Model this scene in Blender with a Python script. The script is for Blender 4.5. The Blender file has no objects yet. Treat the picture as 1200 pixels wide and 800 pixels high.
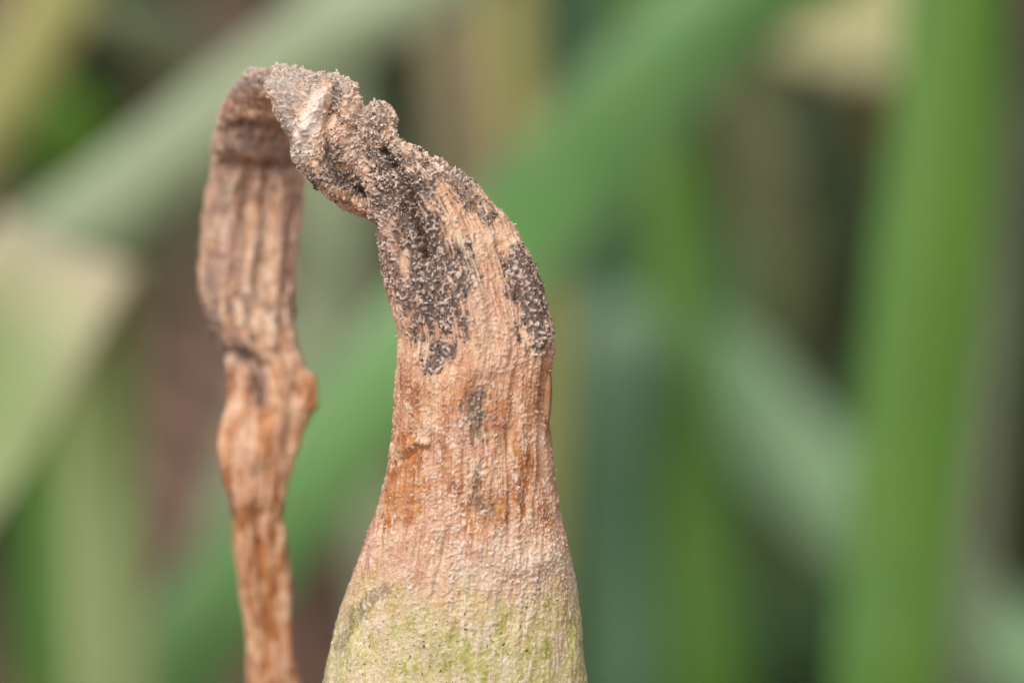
import bpy, math, random
import numpy as np
from mathutils import Vector

random.seed(7)
rng = np.random.default_rng(7)
scene = bpy.context.scene
col = scene.collection

# ------------------------------------------------------------------ camera
PITCH = math.radians(22)      # looking down into the bed
FOCUS = 0.25                  # metres to the withered leaf
WIDTH = 0.060                 # metres across the frame at the focus distance
HGT = 0.33                    # height of the focus point above the soil
MM = WIDTH / 1200             # one photo pixel at the focus distance, in metres
right = np.array([1.0, 0, 0])
fwd = np.array([0, math.cos(PITCH), -math.sin(PITCH)])
up = np.array([0, math.sin(PITCH), math.cos(PITCH)])
camloc = np.array([0, 0, HGT]) - fwd * FOCUS
cam_d = bpy.data.cameras.new('camera')
cam = bpy.data.objects.new('camera', cam_d)
col.objects.link(cam)
cam.location = camloc
cam.rotation_euler = (math.pi / 2 - PITCH, 0, 0)
cam_d.sensor_width = 36
cam_d.lens = FOCUS * 36 / WIDTH
cam_d.clip_start = 0.01
cam_d.clip_end = 200
cam_d.dof.use_dof = True
cam_d.dof.focus_distance = FOCUS - 24 * MM   # on the front of the leaf
cam_d.dof.aperture_fstop = cam_d.lens / 8.5
scene.camera = cam

# ------------------------------------------------------------------ light: overcast day
SUN_EL, SUN_AZ = math.radians(58), math.radians(-150)   # azimuth from +Y, clockwise; high, front left
world = bpy.data.worlds.new('World')
scene.world = world
world.use_nodes = True
wn = world.node_tree.nodes
wl = world.node_tree.links
bg = wn['Background']
sky = wn.new('ShaderNodeTexSky')
sky.sky_type = 'NISHITA'
sky.sun_disc = False
sky.sun_elevation = SUN_EL
sky.sun_rotation = SUN_AZ
sky.dust_density = 4
hsv = wn.new('ShaderNodeHueSaturation')
hsv.inputs['Saturation'].default_value = 0.25
wl.new(sky.outputs[0], hsv.inputs['Color'])
wl.new(hsv.outputs[0], bg.inputs['Color'])
bg.inputs['Strength'].default_value = 0.15
sun_d = bpy.data.lights.new('sun', 'SUN')
sun_d.energy = 1.5
sun_d.angle = math.radians(40)
sun_d.color = (1.0, 0.97, 0.92)
sun = bpy.data.objects.new('sun', sun_d)
col.objects.link(sun)
sd = Vector((math.sin(SUN_AZ) * math.cos(SUN_EL), math.cos(SUN_AZ) * math.cos(SUN_EL), math.sin(SUN_EL)))
sun.rotation_euler = sd.to_track_quat('Z', 'Y').to_euler()
sun.location = (0, 0, 2)
vs = scene.view_settings
vs.view_transform = 'Standard'
vs.look = 'None'
vs.gamma = 1
vs.exposure = 0.25
scene.cycles.use_denoising = True
scene.cycles.denoiser = 'OPENIMAGEDENOISE'
scene.cycles.max_bounces = 8


# ------------------------------------------------------------------ helpers
def P(x, y, d):
    """photo pixel + camera distance (m) -> world point (arrays allowed)"""
    x = np.asarray(x, float); y = np.asarray(y, float); d = np.asarray(d, float)
    k = MM * d / FOCUS
    return (camloc + fwd * d[..., None] + right * ((x - 600) * k)[..., None]
            + up * ((400 - y) * k)[..., None])


def srgb(r, g, b):
    def f(c):
        c /= 255
        return c / 12.92 if c <= 0.04045 else ((c + 0.055) / 1.055) ** 2.4
    return (f(r), f(g), f(b), 1)


def hash3(ix, iy, iz, seed):
    with np.errstate(over='ignore'):
        h = (ix.astype(np.uint32) * np.uint32(374761393) + iy.astype(np.uint32) * np.uint32(668265263)
             + iz.astype(np.uint32) * np.uint32(2147483647) + np.uint32(seed * 1274126177 % 4294967295))
        h = (h ^ (h >> np.uint32(13))) * np.uint32(1274126177)
        h = (h ^ (h >> np.uint32(16))) * np.uint32(2246822519)
        h = h ^ (h >> np.uint32(13))
    return h.astype(np.float64) / 4294967295.0


def noise3(x, y, z, seed=0):
    """smooth value noise, 0..1"""
    ix, iy, iz = np.floor(x).astype(np.int64), np.floor(y).astype(np.int64), np.floor(z).astype(np.int64)
    fx, fy, fz = x - ix, y - iy, z - iz
    fx, fy, fz = [t * t * (3 - 2 * t) for t in (fx, fy, fz)]
    r = 0
    for dx in (0, 1):
        for dy in (0, 1):
            for dz in (0, 1):
                w = (fx if dx else 1 - fx) * (fy if dy else 1 - fy) * (fz if dz else 1 - fz)
                r = r + w * hash3(ix + dx, iy + dy, iz + dz, seed)
    return r


def fbm(x, y, z, seed=0, octv=4):
    r, a, t = 0, 1, 0
    for i in range(octv):
        r = r + a * noise3(x * 2 ** i, y * 2 ** i, z * 2 ** i, seed + i)
        t += a; a *= 0.5
    return r / t


def sstep(a, b, x):
    t = np.clip((x - a) / (b - a), 0, 1)
    return t * t * (3 - 2 * t)


def hermite(ts, pts, t):
    """Catmull-Rom through pts at parameters ts (rows), monotone-ish"""
    pts = np.asarray(pts, float); ts = np.asarray(ts, float)
    m = np.zeros_like(pts)
    m[1:-1] = (pts[2:] - pts[:-2]) / (ts[2:] - ts[:-2])[:, None]
    m[0] = (pts[1] - pts[0]) / (ts[1] - ts[0]); m[-1] = (pts[-1] - pts[-2]) / (ts[-1] - ts[-2])
    i = np.clip(np.searchsorted(ts, t, side='right') - 1, 0, len(ts) - 2)
    h = (ts[i + 1] - ts[i]); s = ((t - ts[i]) / h)[:, None]; h = h[:, None]
    return ((2 * s**3 - 3 * s**2 + 1) * pts[i] + (s**3 - 2 * s**2 + s) * h * m[i]
            + (-2 * s**3 + 3 * s**2) * pts[i + 1] + (s**3 - s**2) * h * m[i + 1])


def seg_dist(x, y, pl):
    """distance to a polyline and parameter 0..1 along it"""
    best = np.full(x.shape, 1e9); par = np.zeros(x.shape)
    n = len(pl) - 1
    for i in range(n):
        ax, ay = pl[i]; bx, by = pl[i + 1]
        dx, dy = bx - ax, by - ay
        t = np.clip(((x - ax) * dx + (y - ay) * dy) / (dx * dx + dy * dy), 0, 1)
        d = np.hypot(x - ax - t * dx, y - ay - t * dy)
        k = d < best
        best = np.where(k, d, best); par = np.where(k, (i + t) / n, par)
    return best, par


def ridge(x, y, pl, s):
    d, _ = seg_dist(x, y, pl)
    return np.exp(-(d / s) ** 2)


def stroke(x, y, pl, radii, soft=0.5):
    """1 inside a stroke of varying radius, fading over soft*radius"""
    d, t = seg_dist(x, y, pl)
    r = np.interp(t, np.linspace(0, 1, len(radii)), radii)
    return np.clip((r * (1 + soft) - d) / (2 * soft * r), 0, 1)


def mesh_object(name, verts, faces, mat, parent=None, smooth=True, attrs=None):
    me = bpy.data.meshes.new(name)
    verts = np.asarray(verts, np.float32)
    if isinstance(faces, np.ndarray):
        k = faces.shape[1]
        me.vertices.add(len(verts)); me.vertices.foreach_set('co', verts.ravel())
        me.loops.add(faces.size); me.loops.foreach_set('vertex_index', faces.ravel().astype(np.int32))
        me.polygons.add(len(faces))
        me.polygons.foreach_set('loop_start', (np.arange(len(faces)) * k).astype(np.int32))
        me.polygons.foreach_set('loop_total', np.full(len(faces), k, np.int32))
        me.update(calc_edges=True)
        me.validate()
    else:
        me.from_pydata(verts.tolist(), [], faces)
    if smooth:
        me.polygons.foreach_set('use_smooth', np.ones(len(me.polygons), bool))
    for k, v in (attrs or {}).items():
        a = me.attributes.new(k, 'FLOAT', 'POINT')
        a.data.foreach_set('value', np.asarray(v, np.float32).ravel())
    me.materials.append(mat)
    me.update()
    o = bpy.data.objects.new(name, me)
    col.objects.link(o)
    if parent:
        o.parent = parent
        o.matrix_parent_inverse = parent.matrix_world.inverted()
    return o


def tag(o, label, cat, group=None):
    o['label'] = label; o['category'] = cat
    if group:
        o['group'] = group
    return o


# ------------------------------------------------------------------ materials
class NT:
    def __init__(self, name):
        self.m = bpy.data.materials.new(name); self.m.use_nodes = True
        self.n = self.m.node_tree.nodes; self.l = self.m.node_tree.links
        self.b = self.n['Principled BSDF']; self.out = self.n['Material Output']
        self.tc = self.n.new('ShaderNodeTexCoord')

    def put(self, sock, v):
        if hasattr(v, 'is_linked') or isinstance(v, bpy.types.NodeSocket):
            self.l.new(v, sock)
        else:
            sock.default_value = v

    def noise(self, scale, detail=3, stretch=None, rough=0.55):
        t = self.n.new('ShaderNodeTexNoise')
        t.inputs['Scale'].default_value = scale
        t.inputs['Detail'].default_value = detail
        t.inputs['Roughness'].default_value = rough
        src = self.tc.outputs['Object']
        if stretch:
            mp = self.n.new('ShaderNodeMapping'); mp.inputs['Scale'].default_value = stretch
            self.l.new(src, mp.inputs['Vector']); src = mp.outputs[0]
        self.l.new(src, t.inputs['Vector'])
        return t.outputs['Fac']

    def attr(self, name):
        a = self.n.new('ShaderNodeAttribute'); a.attribute_name = name
        return a.outputs['Fac']

    def remap(self, v, a, b, c=0.0, d=1.0):
        r = self.n.new('ShaderNodeMapRange')
        self.put(r.inputs[0], v)
        for i, q in enumerate((a, b, c, d)):
            r.inputs[i + 1].default_value = q
        return r.outputs[0]

    def math(self, op, a, b=0.0):
        r = self.n.new('ShaderNodeMath'); r.operation = op
        self.put(r.inputs[0], a); self.put(r.inputs[1], b)
        return r.outputs[0]

    def mix(self, f, a, b, mode='MIX'):
        r = self.n.new('ShaderNodeMix'); r.data_type = 'RGBA'; r.blend_type = mode
        self.put(r.inputs[0], f); self.put(r.inputs[6], a); self.put(r.inputs[7], b)
        return r.outputs[2]

    def bump(self, h, strength, dist):
        r = self.n.new('ShaderNodeBump')
        r.inputs['Strength'].default_value = strength; r.inputs['Distance'].default_value = dist
        self.put(r.inputs['Height'], h)
        self.l.new(r.outputs[0], self.b.inputs['Normal'])


def withered_material(name):
    t = NT(name)
    n1 = t.noise(900, 4); n2 = t.noise(3500, 3); n3 = t.noise(260, 3)
    c = t.mix(t.remap(n1, .35, .65), srgb(204, 156, 120), srgb(230, 198, 168))          # dry tan tissue
    c = t.mix(t.math('MULTIPLY', t.attr('green'), 1.0),
              c, t.mix(t.remap(n1, .38, .62), srgb(152, 152, 62), srgb(190, 184, 112)))  # living yellow green base
    c = t.mix(t.attr('pale'), c, t.mix(t.remap(n2, .35, .65), srgb(196, 172, 148), srgb(222, 204, 180)))
    c = t.mix(t.attr('pink'), c, srgb(206, 160, 140))
    c = t.mix(t.attr('ochre'), c, t.mix(t.remap(n1, .35, .65), srgb(158, 96, 48), srgb(198, 138, 82)))
    c = t.mix(t.remap(t.attr('fibre'), .48, .7, 0, .5), c, t.mix(1.0, c, srgb(210, 164, 124), 'MULTIPLY'))
    c = t.mix(t.attr('smear'), c, srgb(78, 62, 42))
    c = t.mix(t.attr('mould_shade'), c, t.mix(t.remap(n2, .3, .7), srgb(62, 48, 44), srgb(124, 100, 88)))
    c = t.mix(t.attr('ash'), c, t.mix(t.remap(n2, .3, .7), srgb(120, 110, 106), srgb(176, 166, 160)))
    c = t.mix(t.attr('grain_highlight'), c, srgb(232, 216, 202))
    c = t.mix(t.attr('speck'), c, srgb(48, 34, 26))
    c = t.mix(t.remap(n3, .3, .7, .0, .25), c, t.mix(1.0, c, srgb(190, 176, 166), 'MULTIPLY'))
    n4 = t.noise(11000, 2)
    c = t.mix(t.remap(n4, .42, .7, 0, .6), c, t.mix(1.0, c, srgb(196, 172, 156), 'MULTIPLY'))
    t.l.new(c, t.b.inputs['Base Color'])
    t.put(t.b.inputs['Roughness'], t.remap(n2, .3, .7, .5, .8))
    t.b.inputs['Specular IOR Level'].default_value = 0.45
    t.bump(t.noise(9000, 3), 0.6, 0.00007)
    return t.m


M_DRY = withered_material('withered_leaf_tissue')


def grain_material(name, a, b):
    t = NT(name)
    c = t.mix(t.remap(t.noise(3000, 2), .35, .65), a, b)
    t.l.new(c, t.b.inputs['Base Color'])
    t.b.inputs['Roughness'].default_value = .55
    return t.m


def leaf_material(name, c1, c2, edge=None, rough=.5, trans=.25, dry_lit=(216, 196, 168)):
    """living leaf: two greens in long streaks, a paler margin, light passing through"""
    t = NT(name)
    st = t.noise(60, 4, (1, 1, .12)); pt = t.noise(28, 3)
    c = t.mix(t.remap(st, .35, .65), srgb(*c1), srgb(*c2))
    c = t.mix(t.remap(pt, .3, .75, 0, .35), c, t.mix(.5, srgb(*c1), srgb(120, 125, 80)))
    if edge:
        c = t.mix(t.attr('margin'), c, srgb(*edge))
    c = t.mix(t.attr('dry_lit'), c, srgb(*dry_lit))  # paler rows: dried tissue, and light painted into the colour
    t.l.new(c, t.b.inputs['Base Color'])
    t.b.inputs['Roughness'].default_value = rough
    t.bump(t.noise(600, 2, (1, 1, .08)), .3, .0004)
    tr = t.n.new('ShaderNodeBsdfTranslucent'); t.l.new(c, tr.inputs['Color'])
    mx = t.n.new('ShaderNodeMixShader'); mx.inputs[0].default_value = trans
    t.l.new(t.b.outputs[0], mx.inputs[1]); t.l.new(tr.outputs[0], mx.inputs[2])
    t.l.new(mx.outputs[0], t.out.inputs['Surface'])
    return t.m


def soil_material():
    t = NT('soil')
    c = t.mix(t.remap(t.noise(9, 5), .35, .65), srgb(98, 72, 58), srgb(150, 118, 100))
    c = t.mix(t.remap(t.noise(60, 4), .4, .7), c, srgb(84, 62, 48))
    t.l.new(c, t.b.inputs['Base Color'])
    t.b.inputs['Roughness'].default_value = .95
    t.bump(t.noise(90, 5), .8, .01)
    return t.m


# ------------------------------------------------------------------ soil
def build_soil():
    # one sheet to the horizon: fine clods near the bed, coarse beyond
    g = np.concatenate([-np.geomspace(100, 2.2, 14), np.linspace(-2, 2, 161), np.geomspace(2.2, 100, 14)])
    gx, gy = np.meshgrid(g, g + .9, indexing='ij')
    near = np.exp(-((gx) ** 2 + (gy - .9) ** 2) / 2.0)
    z = near * (.05 * (fbm(gx * 9, gy * 9, gx * 0 + .5, 3, 4) - .5) + .02 * (noise3(gx * 60, gy * 60, gx * 0, 5) - .5)) - .01
    v = np.stack([gx, gy, z], -1).reshape(-1, 3)
    n = len(g); i = np.arange(n - 1)
    a = (i[:, None] * n + i[None, :]).ravel()
    f = np.stack([a, a + n, a + n + 1, a + 1], 1)
    o = mesh_object('soil', v, f, soil_material())
    o['kind'] = 'structure'


build_soil()


# ------------------------------------------------------------------ living leaves of the bed
def leaf(name, pairs, mat, label, root=None, tip=None, thick=.0010, keel=.18, group=None, n=70, nu=9, dry_lit=None):
    """pairs: rows (xl, yl, xr, yr, dl[, dr]) in photo pixels and metres from the camera.
    root: (dx, dy) metres: the leaf runs on down to the soil that far from its last row.
    tip: length in metres: the leaf tapers on from its first row to a point."""
    L, R = [], []
    for p in pairs:
        dl = p[4]; dr = p[5] if len(p) > 5 else dl
        L.append(P(p[0], p[1], dl)); R.append(P(p[2], p[3], dr))
    L, R = np.array(L), np.array(R)
    q0 = 3 if tip else 0
    if tip:
        c0, c1 = (L[0] + R[0]) / 2, (L[1] + R[1]) / 2
        dr_ = (c0 - c1) / np.linalg.norm(c0 - c1); w = (R[0] - L[0]) / 2
        ex = []
        for k, s in ((1., .02), (.66, .45), (.33, .8)):
            c = c0 + dr_ * tip * k + np.array([0, 0, -.35 * tip * k * k])
            ex.append((c - w * s, c + w * s))
        L = np.vstack([[e[0] for e in ex], L]); R = np.vstack([[e[1] for e in ex], R])
    if root is not None:
        c0 = (L[-1] + R[-1]) / 2; w = (R[-1] - L[-1]) / 2
        for k, s in ((.35, .95), (.7, .85), (1., .7)):
            z = c0[2] * (1 - k) - .015 * k
            c = np.array([c0[0] + root[0] * k * k, c0[1] + root[1] * k * k, z])
            L = np.vstack([L, [c - w * s]]); R = np.vstack([R, [c + w * s]])
    C = (L + R) / 2
    ts = np.concatenate([[0], np.cumsum(np.linalg.norm(np.diff(C, axis=0), axis=1))])
    t = np.linspace(0, ts[-1], n)
    Ls, Rs = hermite(ts, L, t), hermite(ts, R, t)
    Cs = (Ls + Rs) / 2; W = (Rs - Ls) / 2
    T = np.gradient(Cs, axis=0)
    N = np.cross(W, T); N /= np.linalg.norm(N, axis=1)[:, None] + 1e-12
    wl_ = np.linalg.norm(W, axis=1)
    th = np.linspace(0, 2 * math.pi, 2 * nu, endpoint=False)
    rows = []; marg = []
    for a in th:
        u = -math.cos(a)
        ht = thick * math.sin(a)
        kk = keel * (abs(u) - .5)            # the blade is channelled: margins stand forward of the keel
        wob = .04 * np.sin(t * 55 + 2 * u) * wl_
        rows.append(Cs + W * u + N * (ht + kk * wl_ + wob)[:, None])
        marg.append(np.full(n, sst(abs(u))))
    V = np.stack(rows, 1).reshape(-1, 3)
    m = len(th)
    i, j = np.meshgrid(np.arange(n - 1), np.arange(m), indexing='ij')
    a = i * m + j; b = i * m + (j + 1) % m
    F = np.stack([a, b, b + m, a + m], -1).reshape(-1, 4)
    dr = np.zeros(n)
    if dry_lit:
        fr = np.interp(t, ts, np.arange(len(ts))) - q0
        dr = np.clip(1 - np.abs(fr - (dry_lit[0] + dry_lit[1]) / 2) / ((dry_lit[1] - dry_lit[0]) / 2), 0, 1)
    o = mesh_object(name, V, F, mat, attrs={'margin': np.stack(marg, 1).ravel(), 'dry_lit': np.repeat(dr, m)})
    tag(o, label, 'leaf', group)
    return o


def sst(u):
    return float(np.clip((u - .75) / .25, 0, 1))


BRIGHT = leaf_material('bright_green_leaf', (66, 114, 20), (90, 132, 28), (90, 138, 70))
MID = leaf_material('mid_green_leaf', (84, 136, 66), (112, 158, 86), (136, 166, 116))
DEEP = leaf_material('deep_green_leaf', (42, 84, 32), (56, 100, 42), (62, 100, 52))
TEAL = leaf_material('blue_green_leaf', (58, 98, 60), (74, 112, 76), (92, 126, 92), dry_lit=(150, 178, 144))  # last colour: sky light on the bent top, painted in
PALE = leaf_material('pale_green_leaf', (112, 150, 104), (134, 166, 122), (150, 176, 140))
GREY = leaf_material('grey_green_leaf', (140, 156, 116), (166, 178, 142), (176, 184, 156))
FADED = leaf_material('faded_green_leaf', (136, 158, 92), (160, 174, 116), (190, 184, 146))
CREAM = leaf_material('cream_leaf', (176, 170, 116), (198, 192, 146), (206, 196, 160))
YELLOW = leaf_material('yellowing_leaf', (150, 148, 78), (172, 166, 98), (176, 166, 116))
STRAW = leaf_material('straw_leaf', (142, 124, 92), (170, 154, 120), (170, 150, 120))
DULL = leaf_material('dull_grey_green_leaf', (112, 120, 88), (130, 136, 104), (128, 132, 104))
OLIVE = leaf_material('olive_leaf', (92, 96, 50), (118, 118, 72), (110, 110, 70))

leaf('leaf_blade', [(1062, -60, 1180, -60, .43), (1045, 150, 1172, 150, .43), (1020, 330, 1158, 330, .43),
                    (1002, 520, 1136, 520, .43), (986, 700, 1114, 700, .43), (975, 860, 1100, 860, .43)],
     BRIGHT, 'broad bright green leaf standing upright across the pale slanting leaf', root=(-.02, .02), tip=.12)
leaf('leaf_blade', [(890, -110, 1010, -20, .47), (755, 10, 868, 82, .47), (600, 175, 705, 270, .46),
                    (470, 330, 570, 410, .45), (345, 480, 445, 560, .45), (245, 620, 345, 690, .45), (150, 770, 255, 840, .45)],
     MID, 'long green leaf slanting behind the withered leaf and its hanging tip', root=(-.06, .03), tip=.10)
leaf('leaf_blade', [(470, -70, 545, 10, .44), (350, 5, 420, 75, .44), (230, 95, 300, 170, .44), (110, 190, 175, 265, .44),
                    (-10, 280, 50, 360, .44), (-150, 400, -90, 480, .44)],
     GREY, 'grey green leaf slanting down behind the folded pale leaf', root=(-.08, .04), tip=.08)
# the folded pale leaf: one limb rises from the soil, bends at a ridge, and hangs down towards the left
leaf('leaf_blade', [(-190, 560, -60, 680, .380), (-120, 440, 10, 580, .385), (-60, 350, 80, 460, .390), (-15, 272, 140, 352, .395),
                    (-6, 258, 160, 332, .405), (40, 300, 168, 350, .417), (72, 400, 172, 400, .425), (76, 560, 172, 560, .430),
                    (80, 720, 176, 720, .430), (80, 860, 180, 860, .430)],
     FADED, 'faded pale leaf folded over at a cream ridge', root=(0, .03), tip=.05, n=110, dry_lit=(1.8, 5.4))  # cream ridge: dried tone plus light on the fold, painted in
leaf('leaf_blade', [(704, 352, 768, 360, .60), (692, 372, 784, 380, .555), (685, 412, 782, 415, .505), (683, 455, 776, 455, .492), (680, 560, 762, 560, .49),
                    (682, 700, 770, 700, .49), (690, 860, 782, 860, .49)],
     TEAL, 'blue green leaf with a bent pale top beside the withered neck', root=(.01, .03), tip=.03, dry_lit=(-2.0, 3.2))  # top rows painted paler to stand for sky light
leaf('leaf_blade', [(720, -60, 775, -60, .55), (735, 60, 795, 60, .55), (752, 220, 822, 220, .55), (764, 400, 832, 400, .55),
                    (772, 600, 860, 600, .55), (780, 860, 880, 860, .55)],
     BRIGHT, 'narrow green upright leaf crossing behind the long slanting leaf', root=(.01, .03), tip=.1)
leaf('leaf_blade', [(796, 408, 848, 372, .60), (820, 478, 898, 408, .58), (900, 588, 985, 510, .57), (1010, 690, 1085, 605, .56),
                    (1120, 780, 1185, 690, .55), (1240, 880, 1300, 790, .54)],
     PALE, 'pale green leaf slanting down behind the broad upright leaf', root=(.08, .02), tip=.012)
leaf('leaf_blade', [(648, -60, 716, -60, .62), (650, 60, 716, 60, .62), (660, 200, 722, 200, .62), (668, 400, 735, 400, .62), (680, 860, 745, 860, .62)],
     TEAL, 'dull blue green leaf rising behind the slanting leaf', root=(.01, .03), tip=.1)
leaf('leaf_blade', [(566, -60, 622, -60, .58), (572, 80, 630, 80, .58), (592, 240, 648, 240, .58), (612, 400, 668, 400, .58),
                    (600, 600, 655, 600, .58), (590, 860, 640, 860, .58)],
     YELLOW, 'yellowing upright leaf behind the withered neck', root=(.01, .03), tip=.1)
leaf('leaf_blade', [(500, -60, 552, -60, .66), (505, 80, 560, 80, .66), (520, 240, 575, 240, .66), (535, 500, 590, 500, .66), (540, 860, 600, 860, .66)],
     STRAW, 'straw coloured dried upright leaf behind the withered neck', root=(.01, .03), tip=.1)
leaf('leaf_blade', [(880, -70, 1100, -90, .60), (880, -20, 1085, -30, .60), (888, 25, 1075, 30, .59), (900, 55, 1062, 92, .575),
                    (915, 50, 1060, 88, .60), (985, 100, 1066, 130, .63), (1046, 260, 1110, 260, .66), (1050, 420, 1105, 420, .66), (1000, 860, 1060, 860, .66)],
     CREAM, 'cream coloured leaf bent over behind the broad upright leaf', root=(.01, .03), tip=.05, n=110)
leaf('leaf_blade', [(1140, -60, 1176, -60, .55), (1148, 100, 1186, 100, .55), (1148, 300, 1184, 300, .55), (1135, 500, 1175, 500, .55), (1110, 860, 1160, 860, .55)],
     DULL, 'narrow grey green leaf at the edge of the broad upright leaf', root=(-.01, .03), tip=.1)
leaf('leaf_blade', [(850, 100, 905, 100, .75), (862, 250, 925, 250, .75), (870, 400, 930, 400, .75), (880, 860, 940, 860, .75)],
     OLIVE, 'olive brown leaf standing in the dark gap', root=(.01, .03), tip=.04)
leaf('leaf_blade', [(800, 560, 900, 520, .66), (790, 680, 905, 660, .66), (790, 860, 910, 860, .66)],
     DEEP, 'deep green leaf low under the pale slanting leaf', root=(.01, .03), tip=.06)
leaf('leaf_blade', [(655, 330, 790, 300, .74), (655, 560, 820, 560, .74), (660, 860, 840, 860, .74)],
     DEEP, 'wide deep green leaf behind the narrow upright leaf', root=(.01, .03), tip=.08)
leaf('leaf_blade', [(960, 560, 1040, 600, .72), (920, 700, 1000, 740, .72), (870, 900, 950, 940, .72)],
     DEEP, 'deep green leaf leaning behind the broad upright leaf', root=(-.03, .03), tip=.06)
leaf('leaf_blade', [(60, -40, 130, 0, .52), (130, 40, 210, 10, .52), (190, 120, 260, 80, .53), (280, 240, 340, 200, .54), (380, 420, 440, 380, .55), (440, 860, 510, 860, .56)],
     GREY, 'dull grey green leaf crossing under the slanting grey leaf', root=(.03, .03), tip=.05)
leaf('leaf_blade', [(60, -90, 140, -60, .50), (15, 10, 92, 40, .50), (-40, 100, 30, 140, .50), (-120, 240, -50, 280, .50)],
     YELLOW, 'yellowish leaf slanting down above the folded pale leaf', root=(-.05, .03), tip=.06)
leaf('leaf_blade', [(-60, 60, 20, 70, .60), (20, 150, 130, 140, .60), (40, 240, 150, 240, .61), (30, 500, 150, 500, .62), (30, 860, 150, 860, .62)],
     BRIGHT, 'grass green leaf behind the folded pale leaf', root=(.01, .03), tip=.06)
leaf('leaf_blade', [(345, 190, 425, 190, .60), (342, 300, 432, 300, .60), (300, 450, 380, 450, .60), (210, 700, 290, 700, .60), (150, 860, 230, 860, .60)],
     GREY, 'pale grey leaf between the hanging tip and withered neck', root=(.0, .03), tip=.06)


# ------------------------------------------------------------------ young plants farther back in the bed
UNDER = leaf_material('shaded_undergrowth_leaf', (44, 54, 22), (66, 72, 34), None)
UNDER2 = leaf_material('dark_green_undergrowth_leaf', (34, 62, 22), (50, 80, 32), None)


def tuft(px, d, hgt, nleaf, mat, label, spread=.5, seed=0):
    r_ = random.Random(seed)
    # where the sight line through (px, middle row) at that distance stands on the soil
    b = P(np.array(float(px)), np.array(400.), np.array(float(d)))
    root = bpy.data.objects.new('leafy_plant', None); col.objects.link(root)
    root.location = (b[0], b[1], 0)
    bpy.context.view_layer.update()
    for k in range(nleaf):
        az = k / nleaf * 2 * math.pi + r_.uniform(-.5, .5); ln = hgt * r_.uniform(.7, 1.1)
        sp = spread * r_.uniform(.5, 1.2); w0 = r_.uniform(.007, .011)
        n_, m_ = 18, 8
        rows = []
        side = np.array([-math.sin(az), math.cos(az), 0]); out = np.array([math.cos(az), math.sin(az), 0])
        for i in range(n_):
            q = i / (n_ - 1)
            c = np.array([b[0], b[1], -.015]) + out * (.006 + ln * sp * q ** 1.7) + np.array([0, 0, ln * (q - .25 * sp * q ** 3)])
            w = w0 * (1 - q ** 3) ** .8 + .0004
            for a in np.linspace(0, 2 * math.pi, m_, endpoint=False):
                rows.append(c + side * (w * -math.cos(a)) + out * (.0008 * math.sin(a) - .25 * w * (abs(math.cos(a)) - .5)))
        mesh_object('leaf', np.array(rows), grid_faces(n_, m_), mat, root)
    tag(root, label, 'plant', 'leafy plants at the back of the bed, ' + ('olive' if mat is UNDER else 'dark green'))


def grid_faces(n, m):
    i, j = np.meshgrid(np.arange(n - 1), np.arange(m), indexing='ij')
    a = i * m + j; b = i * m + (j + 1) % m
    return np.stack([a, a + m, b + m, b], -1).reshape(-1, 4)


for k, (px, d_) in enumerate([(690, .78), (790, .86), (900, .80), (1000, .90), (1100, .82), (1210, .86), (850, 1.0), (960, 1.05),
                              (1080, 1.02), (1180, 1.1), (740, 1.0), (620, 1.1), (900, 1.25), (1060, 1.3), (760, 1.3), (940, .72), (1180, .74), (1030, .76), (860, .9), (480, 1.2), (150, 1.3), (20, .95)]):
    tuft(px, d_, .20 if k < 6 else .24, 8, UNDER if k % 2 == 0 else UNDER2,
         'dim olive leafy plant low at the back of the bed' if k % 2 == 0 else 'dark green leafy plant low at the back of the bed', .55, k)


# ------------------------------------------------------------------ the withered leaf
def fold(pairs, hc, th, step, nf, nb, power=1.0):
    """closed crumpled sheath between two edges. pairs (xl,yl,xr,yr) photo pixels,
    hc: offset towards the viewer, th: half thickness (both in pixels at focus)"""
    a = np.array(pairs, float)
    C = np.stack([(a[:, 0] + a[:, 2]) / 2, (a[:, 1] + a[:, 3]) / 2, np.array(hc, float)], 1)
    ts = np.concatenate([[0], np.cumsum(np.linalg.norm(np.diff(C, axis=0), axis=1))])
    n = int(ts[-1] / step)
    t = np.linspace(0, ts[-1], n)
    q = hermite(ts, np.column_stack([a, hc, th]), t)
    ang = np.concatenate([np.linspace(0, math.pi, nf, endpoint=False), np.linspace(math.pi, 2 * math.pi, nb, endpoint=False)])
    u = -np.cos(ang); s = np.sign(np.sin(ang)) * np.abs(np.sin(ang)) ** power
    x = (q[:, 0:1] + q[:, 2:3]) / 2 + (q[:, 2:3] - q[:, 0:1]) / 2 * u
    y = (q[:, 1:2] + q[:, 3:4]) / 2 + (q[:, 3:4] - q[:, 1:2]) / 2 * u
    h = q[:, 4:5] + q[:, 5:6] * s
    wid = np.hypot(q[:, 2] - q[:, 0], q[:, 3] - q[:, 1])[:, None]
    return x, y, h, u[None, :] * wid / 2, np.repeat(t[:, None], len(ang), 1), np.repeat((s > 0)[None, :], n, 0)


def normals(x, y, h):
    p = np.stack([x, y, h], -1)
    dv = np.gradient(p, axis=0)
    du = np.roll(p, -1, axis=1) - np.roll(p, 1, axis=1)
    nn = np.cross(dv, du)
    nn /= np.linalg.norm(nn, axis=-1, keepdims=True) + 1e-9
    mid = p.mean(axis=1, keepdims=True)
    if np.sum(nn * (p - mid)) < 0:
        nn = -nn
    return nn


def grid_faces(n, m):
    i, j = np.meshgrid(np.arange(n - 1), np.arange(m), indexing='ij')
    a = i * m + j; b = i * m + (j + 1) % m
    return np.stack([a, a + m, b + m, b], -1).reshape(-1, 4)


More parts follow.
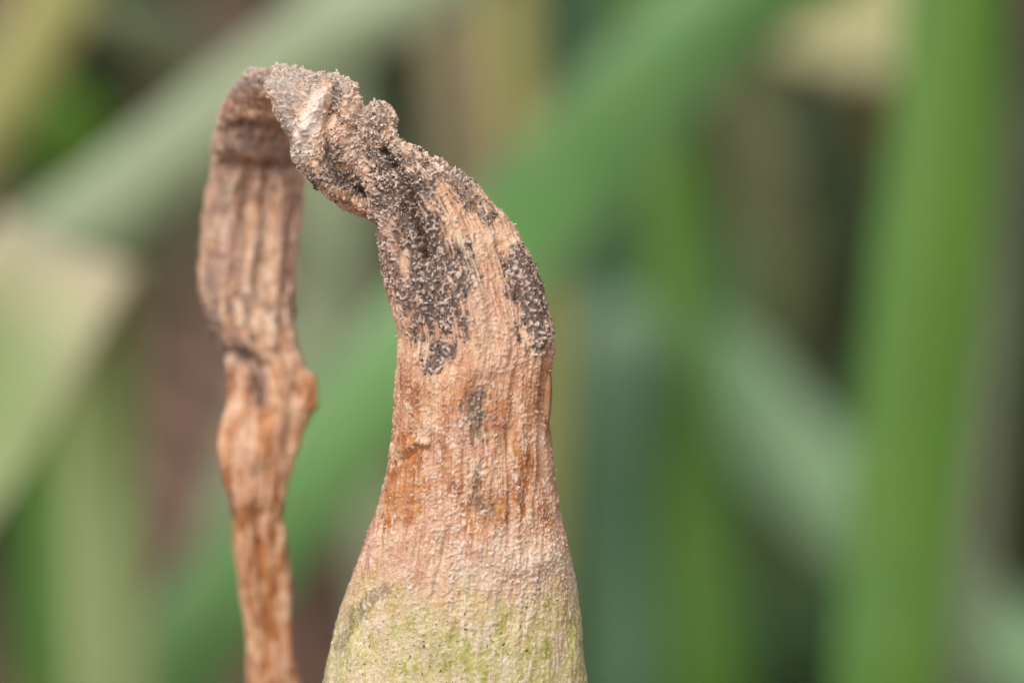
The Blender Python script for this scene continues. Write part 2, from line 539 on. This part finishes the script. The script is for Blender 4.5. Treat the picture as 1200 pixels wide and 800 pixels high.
def finish(name, x, y, h, disp, attrs, parent):
    nn = normals(x, y, h)
    X, Y, H = x + nn[..., 0] * disp, y + nn[..., 1] * disp, h + nn[..., 2] * disp
    V = P(X, Y, FOCUS - H * MM).reshape(-1, 3)
    o = mesh_object(name, V, grid_faces(*x.shape), M_DRY, parent, attrs=attrs)
    return o, X, Y, H, nn


KEYS = ('fibre', 'green', 'pale', 'pink', 'ochre', 'smear', 'mould_shade', 'ash', 'grain_highlight', 'speck')


def granules(x, y, h, seed, size=3.2):
    a = noise3(x / size, y / size, h / size, seed)
    b = noise3(x / (size * .6), y / (size * .6), h / (size * .6), seed + 9)
    return np.clip((.6 * a + .4 * b - .52) / .2, 0, 1)


foot = P(np.array(540.), np.array(2000.), np.array(FOCUS))
plant = bpy.data.objects.new('withered_leaf', None)
col.objects.link(plant)
plant.location = (foot[0], foot[1] + .03, 0)
bpy.context.view_layer.update()
tag(plant, 'withered brown leaf with swollen yellow green base and a twisted mouldy neck', 'leaf')

# --- main sheath: swollen green base, dry brown neck
body_pairs = [(366, 1010, 698, 1010), (370, 900, 695, 900), (376, 820, 689, 820), (389, 750, 682, 750), (403, 700, 676, 702), (422, 650, 668, 655), (443, 600, 657, 605),
              (455, 550, 648, 556), (461, 500, 643, 505), (463, 450, 645, 450), (467, 395, 650, 405), (459, 362, 644, 368),
              (449, 325, 631, 322), (446, 290, 611, 284), (446, 262, 589, 256), (442, 240, 563, 227), (435, 218, 532, 200),
              (425, 200, 500, 179), (412, 182, 470, 156), (399, 166, 461, 128), (382, 152, 424, 116), (364, 142, 417, 94),
              (346, 132, 390, 85), (329, 122, 352, 80), (317, 112, 324, 77)]
nb_ = len(body_pairs)
body_h = [-50, -48, -44, -38, -32, -26, -20, -16] + [-12, -8, -4, -2, 0, 2, 4, 6, 8, 8, 8, 6, 2, -4, -12, -24, -36]
body_t = [98, 96, 92, 86, 80, 76, 70, 65, 62, 60, 58, 54, 48, 42, 38, 34, 30, 26, 24, 24, 22, 22, 20, 18, 8]
x, y, h, s, v, front = fold(body_pairs, body_h, body_t, 1.15, 330, 70, .8)

d = 0
d = d + 9 * ridge(x, y, [(395, 150), (405, 174), (424, 200), (437, 224), (443, 252)], 6)
d = d - 16 * ridge(x, y, [(452, 178), (470, 205), (482, 232), (492, 268), (498, 300)], 5)
d = d - 8 * ridge(x, y, [(496, 290), (510, 350), (512, 415)], 15)
d = d + 8 * ridge(x, y, [(490, 205), (522, 250), (548, 300), (560, 350), (562, 430)], 15)
d = d + 5 * ridge(x, y, [(470, 220), (462, 270), (470, 330), (480, 380)], 8)
d = d - 5 * ridge(x, y, [(585, 290), (608, 340), (612, 400)], 7)
d = d + 5 * ridge(x, y, [(600, 290), (626, 340), (636, 400)], 7)
d = d - 7 * ridge(x, y, [(640, 420), (637, 470), (633, 520), (634, 560)], 4)
d = d - 5 * ridge(x, y, [(489, 428), (489, 485)], 2.5)
d = d - 5 * ridge(x, y, [(462, 545), (478, 535), (488, 526), (498, 528)], 3.5)
d = d + 5 * ridge(x, y, [(470, 528), (486, 518), (500, 519)], 4)
d = d - 4 * ridge(x, y, [(596, 505), (600, 560), (596, 640)], 5)
d = d - 4 * ridge(x, y, [(525, 620), (508, 700)], 4)
d = d + 5 * ridge(x, y, [(560, 640), (600, 665), (640, 655)], 14)
d = d + 7 * ridge(x, y, [(440, 130), (452, 142)], 10)
d = d - 10 * ridge(x, y, [(430, 118), (418, 140), (412, 160)], 5)
d = d + 7 * ridge(x, y, [(405, 110), (404, 140), (408, 165)], 5)
d = d - 10 * ridge(x, y, [(396, 105), (390, 135), (388, 150)], 5)
top = sstep(300, 180, y)
mid = sstep(700, 600, y)
wr = fbm(s / 34, v / 80, h / 34, 11, 3) - .5
st = fbm(s / 7, v / 60, h / 14, 21, 3) - .5
cr = fbm(x / 13, y / 13, h / 13, 31, 4) - .5
d = d + wr * (10 + 6 * top) + st * (2.2 + 4.5 * mid) + cr * (2.2 + 7.8 * top) + 1.6 * (fbm(s / 2.4, v / 26, h / 4, 48, 2) - .5)
d = d + 5 * (fbm(s / 20, v / 22, h / 20, 33, 2) - .5) * sstep(480, 380, y)

nz = fbm(x / 22, y / 30, h / 22, 41, 4) - .5          # ragged patch borders
nzf = fbm(x / 5, y / 9, h / 6, 45, 3) - .5
stk = fbm(s / 5, v / 55, h / 12, 47, 3)
fib = fbm(s / 2.4, v / 26, h / 4, 48, 2)
at = {k: np.zeros(x.shape) for k in KEYS}


def patch(pl, radii, soft=.5, rag=1.3, fine=.9, lo=.3, hi=.7):
    k = stroke(x, y, pl, radii, max(soft, .8))
    return sstep(lo - .1, hi + .15, k + (nz * rag + nzf * fine * 1.3 + (fib - .5) * 1.1) * sstep(0, .25, k))


m = np.zeros(x.shape)
m = np.maximum(m, patch([(448, 178), (472, 225), (498, 280), (516, 335), (513, 385), (508, 425)], [20, 27, 34, 34, 28, 13]))
m = np.maximum(m, .75 * patch([(452, 230), (455, 290), (466, 330), (478, 350)], [14, 16, 16, 12]))
m = np.maximum(m, patch([(600, 300), (618, 340), (626, 395)], [12, 21, 16]))
m = np.maximum(m, .8 * patch([(485, 185), (530, 212), (572, 262)], [14, 15, 9], rag=1.6))
m = np.maximum(m, .55 * patch([(440, 135), (425, 160), (440, 185)], [16, 16, 14]))
m = np.maximum(m, .6 * patch([(390, 100), (395, 140)], [8, 8]))
m = np.maximum(m, .55 * patch([(330, 100), (360, 112)], [14, 20]))
at['mould_shade'] = np.clip(m, 0, 1)
at['smear'] = np.maximum(.85 * patch([(560, 468), (554, 490), (562, 506)], [10, 13, 12], 1., 2.0, 1.6, .3, 1.0), .7 * patch([(562, 545), (560, 600)], [7, 13], 1., 2.2, 1.6, .3, 1.0))
at['smear'] = np.maximum(at['smear'], .5 * patch([(452, 690), (412, 720), (398, 760)], [5, 10, 6], .8))
oz = sstep(400, 470, y) * sstep(665, 590, y)
at['ochre'] = np.clip(oz * (sstep(.36, .74, .55 * stk + .45 * fbm(x / 26, y / 44, h / 26, 49, 3) + .5 * nz) * .85 + .12)
                      + .9 * patch([(478, 530), (470, 600)], [16, 20], .8) * oz
                      + .9 * patch([(560, 600), (556, 630)], [34, 12], .8) * sstep(665, 600, y)
                      + .75 * patch([(614, 520), (612, 600)], [10, 8], .8)
                      + .9 * sstep(8, 2, np.abs(x - 644)) * sstep(415, 440, y) * sstep(525, 490, y)
                      + .35 * patch([(480, 440), (470, 500)], [10, 12], .8), 0, 1) * (1 - .6 * at['smear'])
gz = sstep(615, 765, y + 150 * nz + 60 * (fib - .5) + 45 * sstep(90, 150, s) + 25 * sstep(-80, -150, s))
at['green'] = gz * (.65 + .35 * sstep(.35, .6, fbm(x / 40, y / 55, h / 40, 51, 3)))
at['pale'] = np.clip(.75 * patch([(545, 660), (600, 655), (640, 660)], [28, 34, 24], .9)
                     + .42 * gz * sstep(.48, .64, fbm(x / 18, y / 26, h / 18, 53, 4))
                     + .35 * sstep(.5, .62, fbm(s / 6, v / 40, h / 9, 55, 3)) * (1 - .5 * oz)
                     + .5 * patch([(525, 250), (548, 300), (560, 380)], [6, 9, 10], .9)
                     + .8 * patch([(402, 168), (424, 198), (440, 228)], [5, 7, 6], .7, .6), 0, 1)
at['pink'] = .45 * sstep(.5, .6, fbm(x / 30, y / 50, h / 30, 57, 3)) * sstep(730, 640, y) + .5 * patch([(440, 650), (500, 680)], [20, 24], .9)
at['ash'] = .8 * patch([(320, 92), (365, 100), (400, 100)], [20, 24, 12], .8) + .35 * patch([(430, 130), (445, 150)], [14, 14], .8)
g = granules(x, y, h, 61)
g2 = granules(x, y, h, 63, 4.6)
# pale crumbs: thick over the mould and the top of the twist, in streaks over the brown, scattered over the green
crumb = g * np.clip(.5 * at['mould_shade'] + .9 * sstep(230, 150, y) + .25, 0, 1)
crumb = np.maximum(crumb, g2 * sstep(.52, .62, stk) * sstep(430, 480, y) * .8)
crumb = np.maximum(crumb, g * .5 * gz)
crumb = np.maximum(crumb, granules(x, y, h, 67, 2.4) * .8 * sstep(.45, .6, fbm(x / 20, y / 34, h / 20, 69, 3)) * sstep(420, 470, y))
at['grain_highlight'] = np.clip(crumb * .85, 0, 1)
sp = noise3(x / 3.1, y / 3.1, h / 3.1, 71)
at['speck'] = sstep(.85, .91, noise3(x / 2.4, y / 2.4, h / 2.4, 72)) * sstep(.42, .55, fbm(x / 30, y / 30, h / 30, 73, 2)) * (.9 * gz + .3)
d = d + (2.6 - 1.7 * gz - .7 * oz) * crumb + (1.0 - .6 * gz) * (g - .4) - 1.5 * at['smear']
at['mould_shade'] = at['mould_shade'] * (1 - .35 * at['grain_highlight'])
at['fibre'] = fib * (.45 + .55 * sstep(760, 640, y))
body, BX, BY, BH, BN = finish('sheath', x, y, h, d, at, plant)
body_front = front; body_at = at

# --- twisted lobe hanging under the neck
lobe_pairs = [(478, 222, 452, 262), (462, 208, 444, 261), (443, 194, 424, 254), (428, 180, 404, 244), (416, 166, 384, 231), (408, 150, 367, 213),
              (404, 134, 354, 192), (398, 116, 343, 170), (386, 102, 331, 148), (366, 92, 320, 124), (344, 86, 312, 104), (326, 82, 308, 92)]
lobe_h = [-38, -36, -32, -26, -20, -14, -10, -8, -8, -12, -22, -34]
lobe_t = [14, 24, 30, 34, 38, 40, 40, 38, 34, 28, 20, 8]
x, y, h, s, v, front = fold(lobe_pairs, lobe_h, lobe_t, .9, 110, 40, .9)
d = 8 * ridge(x, y, [(384, 104), (366, 130), (353, 160), (352, 196)], 8)
d = d - 12 * ridge(x, y, [(398, 112), (386, 150), (388, 185), (410, 215), (436, 232)], 7)
d = d + 6 * ridge(x, y, [(372, 205), (400, 230), (436, 245)], 6)
d = d + (fbm(s / 12, v / 50, h / 12, 111, 3) - .5) * 8 + (fbm(x / 10, y / 10, h / 10, 113, 4) - .5) * 9
nz = fbm(x / 16, y / 16, h / 16, 141, 4) - .5
nzf = fbm(x / 5, y / 5, h / 5, 145, 3) - .5
fib = fbm(s / 2.4, v / 22, h / 4, 148, 2)
at = {k: np.zeros(x.shape) for k in KEYS}
at['mould_shade'] = np.clip(np.maximum(.95 * patch([(380, 205), (404, 212), (430, 228)], [14, 18, 12]),
                      np.maximum(.85 * patch([(388, 165), (398, 190)], [10, 12]), .5 * patch([(350, 185), (372, 215)], [12, 10]))), 0, 1)
at['ash'] = .85 * patch([(318, 92), (345, 105), (335, 140), (345, 165)], [16, 24, 18, 10], .6)
at['pale'] = patch([(374, 116), (360, 146), (356, 178)], [8, 12, 9], .7, .6, .4, .2, .5)  # lit front of the fold, painted as a pale streak
at['ochre'] = .8 * patch([(436, 205), (438, 252), (415, 246)], [7, 8, 4], .8)
g = granules(x, y, h, 161)
at['grain_highlight'] = np.clip(g * .5 + .75 * at['pale'], 0, 1)  # crumbs, plus a white highlight painted along the pale streak
at['speck'] = sstep(.9, .96, noise3(x / 3, y / 3, h / 3, 171)) * .4
d = d + 2.4 * g
at['fibre'] = fib * .7
lobe, LX, LY, LH, LN = finish('twisted_fold', x, y, h, d, at, plant)
lobe_front = front; lobe_at = at

# --- shrivelled tip hanging down behind
tip_pairs = [(322, 79, 336, 120), (304, 80, 330, 128), (284, 89, 330, 136), (268, 110, 334, 144), (257, 134, 338, 154), (251, 158, 342, 168), (249, 173, 345, 180),
             (250, 186, 352, 190), (248, 202, 356, 206), (243, 230, 354, 232), (238, 262, 351, 262), (234, 300, 348, 300), (234, 330, 346, 330),
             (239, 362, 345, 360), (250, 396, 345, 394), (261, 420, 350, 416), (267, 440, 358, 436), (266, 462, 366, 460), (263, 482, 363, 482),
             (258, 510, 354, 510), (257, 536, 347, 536), (261, 562, 340, 562), (267, 586, 334, 586), (271, 604, 331, 604), (275, 640, 330, 640),
             (279, 680, 335, 680), (284, 720, 341, 720), (288, 760, 345, 760), (291, 800, 350, 800), (294, 860, 354, 860), (298, 960, 350, 960), (304, 1080, 340, 1080), (316, 1200, 324, 1200)]
tip_h = [-52, -78, -100, -122, -142, -156, -166, -172, -178, -184, -188, -190, -190, -190, -190, -190, -190, -190, -188, -186, -184, -184, -186, -190, -196, -202, -208, -212, -216, -220, -226, -230, -230]
tip_t = [16, 24, 30, 32, 34, 34, 34, 30, 28, 28, 30, 32, 32, 30, 28, 26, 26, 27, 27, 25, 24, 22, 22, 22, 22, 22, 22, 22, 22, 22, 20, 16, 6]
tip_h = [q * 1.95 + 50 for q in tip_h]
x, y, h, s, v, front = fold(tip_pairs, tip_h, tip_t, 1.1, 130, 44, .8)
d = 4 * ridge(x, y, [(256, 172), (275, 172), (300, 181), (325, 178), (350, 176)], 6)
d = d - 6 * ridge(x, y, [(262, 192), (280, 192), (305, 198), (350, 194)], 6)
d = d + 5 * ridge(x, y, [(270, 138), (295, 130), (330, 140)], 6)
d = d - 6 * ridge(x, y, [(270, 152), (290, 148), (330, 156)], 6)
d = d - 7 * ridge(x, y, [(290, 200), (288, 250), (276, 300), (270, 330)], 6)
d = d + 7 * ridge(x, y, [(268, 210), (265, 250), (255, 290)], 12)
d = d - 6 * ridge(x, y, [(312, 200), (308, 280), (300, 340)], 5)
d = d + 6 * ridge(x, y, [(330, 210), (326, 300), (318, 400)], 9)
d = d - 9 * ridge(x, y, [(262, 412), (290, 420), (308, 432), (310, 470)], 7)
d = d + 7 * ridge(x, y, [(330, 440), (322, 500), (300, 540)], 11)
d = d + 7 * ridge(x, y, [(360, 445), (362, 475)], 7)
d = d - 4 * ridge(x, y, [(348, 440), (345, 480), (338, 520)], 6)
d = d - 6 * ridge(x, y, [(300, 590), (306, 680), (314, 780)], 5)
d = d + 5 * ridge(x, y, [(328, 620), (334, 700), (340, 780)], 5)
d = d + (fbm(s / 14, v / 60, h / 14, 211, 3) - .5) * 9 + (fbm(x / 9, y / 14, h / 9, 213, 4) - .5) * 6 * sstep(640, 520, y) + (fbm(s / 5, v / 50, h / 8, 214, 2) - .5) * 4
nz = fbm(x / 18, y / 24, h / 18, 241, 4) - .5
nzf = fbm(x / 5, y / 9, h / 5, 245, 3) - .5
fib = fbm(s / 2.6, v / 26, h / 4, 248, 2)
stk = fbm(s / 5, v / 50, h / 9, 247, 3)
at = {k: np.zeros(x.shape) for k in KEYS}
mot = sstep(.5, .6, fbm(x / 9, y / 15, h / 9, 249, 4)) * sstep(310, 350, y) * sstep(440, 400, y)
at['mould_shade'] = np.clip(np.maximum.reduce([.9 * patch([(243, 370), (260, 405), (292, 420)], [9, 13, 12]), .8 * patch([(300, 430), (306, 468)], [11, 9]),
                      .85 * patch([(268, 578), (273, 604)], [5, 6], .5), .6 * patch([(250, 320), (252, 350)], [10, 12]), .65 * mot,
                      .55 * patch([(258, 150), (300, 148)], [8, 8]), .5 * patch([(255, 192), (340, 196)], [6, 6])]), 0, 1)  # last patch: shadow under the ledge, painted in with the mould
at['ash'] = np.clip(.6 * patch([(310, 84), (272, 106)], [12, 8], .7) + .4 * patch([(255, 168), (340, 172)], [12, 12], .7) + .3 * sstep(345, 300, y) * sstep(.5, .6, stk), 0, 1)
oz = sstep(410, 450, y)
at['ochre'] = np.clip(oz * (.75 * sstep(.46, .62, stk + .5 * nz) + .15) + .7 * patch([(310, 640), (316, 740)], [9, 11], .8)
                      + .8 * patch([(360, 445), (362, 478)], [8, 8], .8) + .5 * patch([(268, 360), (262, 388)], [9, 9], .8) + .35 * patch([(330, 150), (290, 126)], [12, 10], .8), 0, 1)
at['pink'] = np.clip(.65 * sstep(420, 360, y) * sstep(.38, .6, stk + nz) + .25 * patch([(300, 520), (290, 560)], [24, 20], .9), 0, 1)
at['smear'] = .42 * sstep(430, 380, y) * sstep(.44, .6, fbm(s / 8, v / 45, h / 9, 251, 3))
at['pale'] = np.clip(.7 * patch([(268, 215), (262, 280)], [11, 12], .9, .6, .4) + .6 * patch([(336, 690), (338, 730)], [5, 5], .7) + .35 * patch([(305, 500), (285, 545)], [14, 18], .9), 0, 1)
g = granules(x, y, h, 261, 3.6)
at['grain_highlight'] = g * .22 * sstep(520, 420, y) + .35 * g * sstep(110, 85, y)
at['speck'] = sstep(.88, .95, noise3(x / 4, y / 6, h / 4, 271)) * sstep(520, 480, y) * .7
d = d + 1.4 * g * sstep(560, 420, y)
at['fibre'] = fib
tipo, TX, TY, TH, TN = finish('hanging_tip', x, y, h, d, at, plant)

# --- thin dried margin peeling off the right side of the neck
def flap():
    yy = np.linspace(418, 520, 60)
    k = np.sin(np.linspace(0, math.pi, 60))
    xi = np.interp(yy, [410, 450, 500, 530], [640, 637, 634, 636])
    xo = xi + 11 * k ** .7 + 1.2 * (noise3(yy / 6, yy * 0, yy * 0, 5) - .5)
    rows = []
    for q, hh in ((0, 8), (.35, 10), (.7, 8), (1, 3), (.7, 5), (.35, 6), (0, 4)):
        rows.append(P(xi + (xo - xi) * q, yy, FOCUS - (hh + 2 * np.sin(yy / 9)) * MM))
    V = np.stack(rows, 1)
    n, m = V.shape[:2]
    z = np.zeros(n * m)
    at = {k_: z for k_ in KEYS}
    at['ochre'] = np.tile(np.clip(.75 - .5 * noise3(yy / 9, yy * 0, yy * 0, 8), 0, 1)[:, None], (1, m)).ravel()
    return mesh_object('peeling_margin', V.reshape(-1, 3), grid_faces(n, m), M_DRY, plant, attrs=at)


flap()

# --- lower leaf down to the soil (below the frame)
def lower():
    rows = []
    c0, c1 = P(np.array(532.), np.array(960.), np.array(FOCUS + 14 * MM)), np.array([plant.location.x, plant.location.y, -.015])
    ks = np.linspace(0, 1, 40)
    th = np.linspace(0, 2 * math.pi, 36, endpoint=False)
    for k in ks:
        c = c0 * (1 - k) + c1 * k + np.array([0, -.012 * math.sin(k * math.pi), 0])
        w = (162 * (1 - k) + 95 * k) * MM; t_ = (92 * (1 - k) + 90 * k) * MM
        rows.append(c + np.outer(np.cos(th) * w, right) + np.outer(np.sin(th) * t_, [0, 1, 0]))
    V = np.stack(rows, 0)
    n, m = V.shape[:2]
    at = {k_: np.zeros(n * m) for k_ in KEYS}
    at['green'] = np.full(n * m, .9)
    mesh_object('lower_leaf', V.reshape(-1, 3), grid_faces(n, m), M_DRY, plant, attrs=at)


lower()

# --- pale crumbs and short bristles standing on the surface
def crumbs(name, parts, size, mat, parent, long=1.0):
    """parts: (X, Y, H, N, weight) grids"""
    Vs, Fs = [], []
    oct_v = np.array([[1, 0, 0], [0, 1, 0], [-1, 0, 0], [0, -1, 0], [0, 0, 1], [0, 0, -1]], float)
    oct_f = np.array([[0, 1, 4], [1, 2, 4], [2, 3, 4], [3, 0, 4], [1, 0, 5], [2, 1, 5], [3, 2, 5], [0, 3, 5]])
    k0 = 0
    for X, Y, H, N, Wt, cnt in parts:
        w = Wt.ravel(); w = w / w.sum()
        idx = rng.choice(w.size, cnt, p=w)
        c = np.stack([X.ravel()[idx], Y.ravel()[idx], H.ravel()[idx]], 1)
        nn = N.reshape(-1, 3)[idx] + rng.normal(0, .45, (cnt, 3))
        nn /= np.linalg.norm(nn, axis=1)[:, None]
        a = np.cross(nn, rng.normal(0, 1, (cnt, 3))); a /= np.linalg.norm(a, axis=1)[:, None]
        b = np.cross(nn, a)
        r = size * rng.lognormal(0, .35, cnt)
        l = r * long * rng.uniform(.7, 1.6, cnt)
        jit = 1 + rng.normal(0, .25, (cnt, 6, 1))
        p = (oct_v[None, :, 0:1] * a[:, None] * r[:, None, None] + oct_v[None, :, 1:2] * b[:, None] * r[:, None, None]
             + oct_v[None, :, 2:3] * nn[:, None] * l[:, None, None]) * jit + (c + nn * (l * .3)[:, None])[:, None]
        Vs.append(P(p[..., 0], p[..., 1], FOCUS - p[..., 2] * MM).reshape(-1, 3))
        Fs.append((oct_f[None] + (np.arange(cnt) * 6)[:, None, None] + k0).reshape(-1, 3))
        k0 += cnt * 6
    o = mesh_object(name, np.vstack(Vs), np.vstack(Fs), mat, parent, smooth=False)
    o['kind'] = 'stuff'
    return o


M_CRUMB = grain_material('pale_crumbs', srgb(176, 152, 136), srgb(226, 208, 194))
M_SPORE = grain_material('dark_mould_tufts', srgb(58, 44, 38), srgb(104, 84, 72))
w1 = np.where(body_front, .12 + body_at['mould_shade'] * .45 + 1.0 * sstep(230, 150, BY) + .35 * body_at['grain_highlight'], 0) * (BY < 840)
w2 = np.where(lobe_front, .4 + lobe_at['mould_shade'] * .5, .15)
crumbs('pale_crumb_crust', [(BX, BY, BH, BN, w1, 4200), (LX, LY, LH, LN, w2, 900)], .72, M_CRUMB, plant, 1.5)
w3 = np.where(body_front, body_at['mould_shade'], 0) + 1e-9
crumbs('dark_mould_tufts', [(BX, BY, BH, BN, w3, 1500), (LX, LY, LH, LN, np.where(lobe_front, lobe_at['mould_shade'], 0) + 1e-9, 300)], .8, M_SPORE, plant, 1.5)
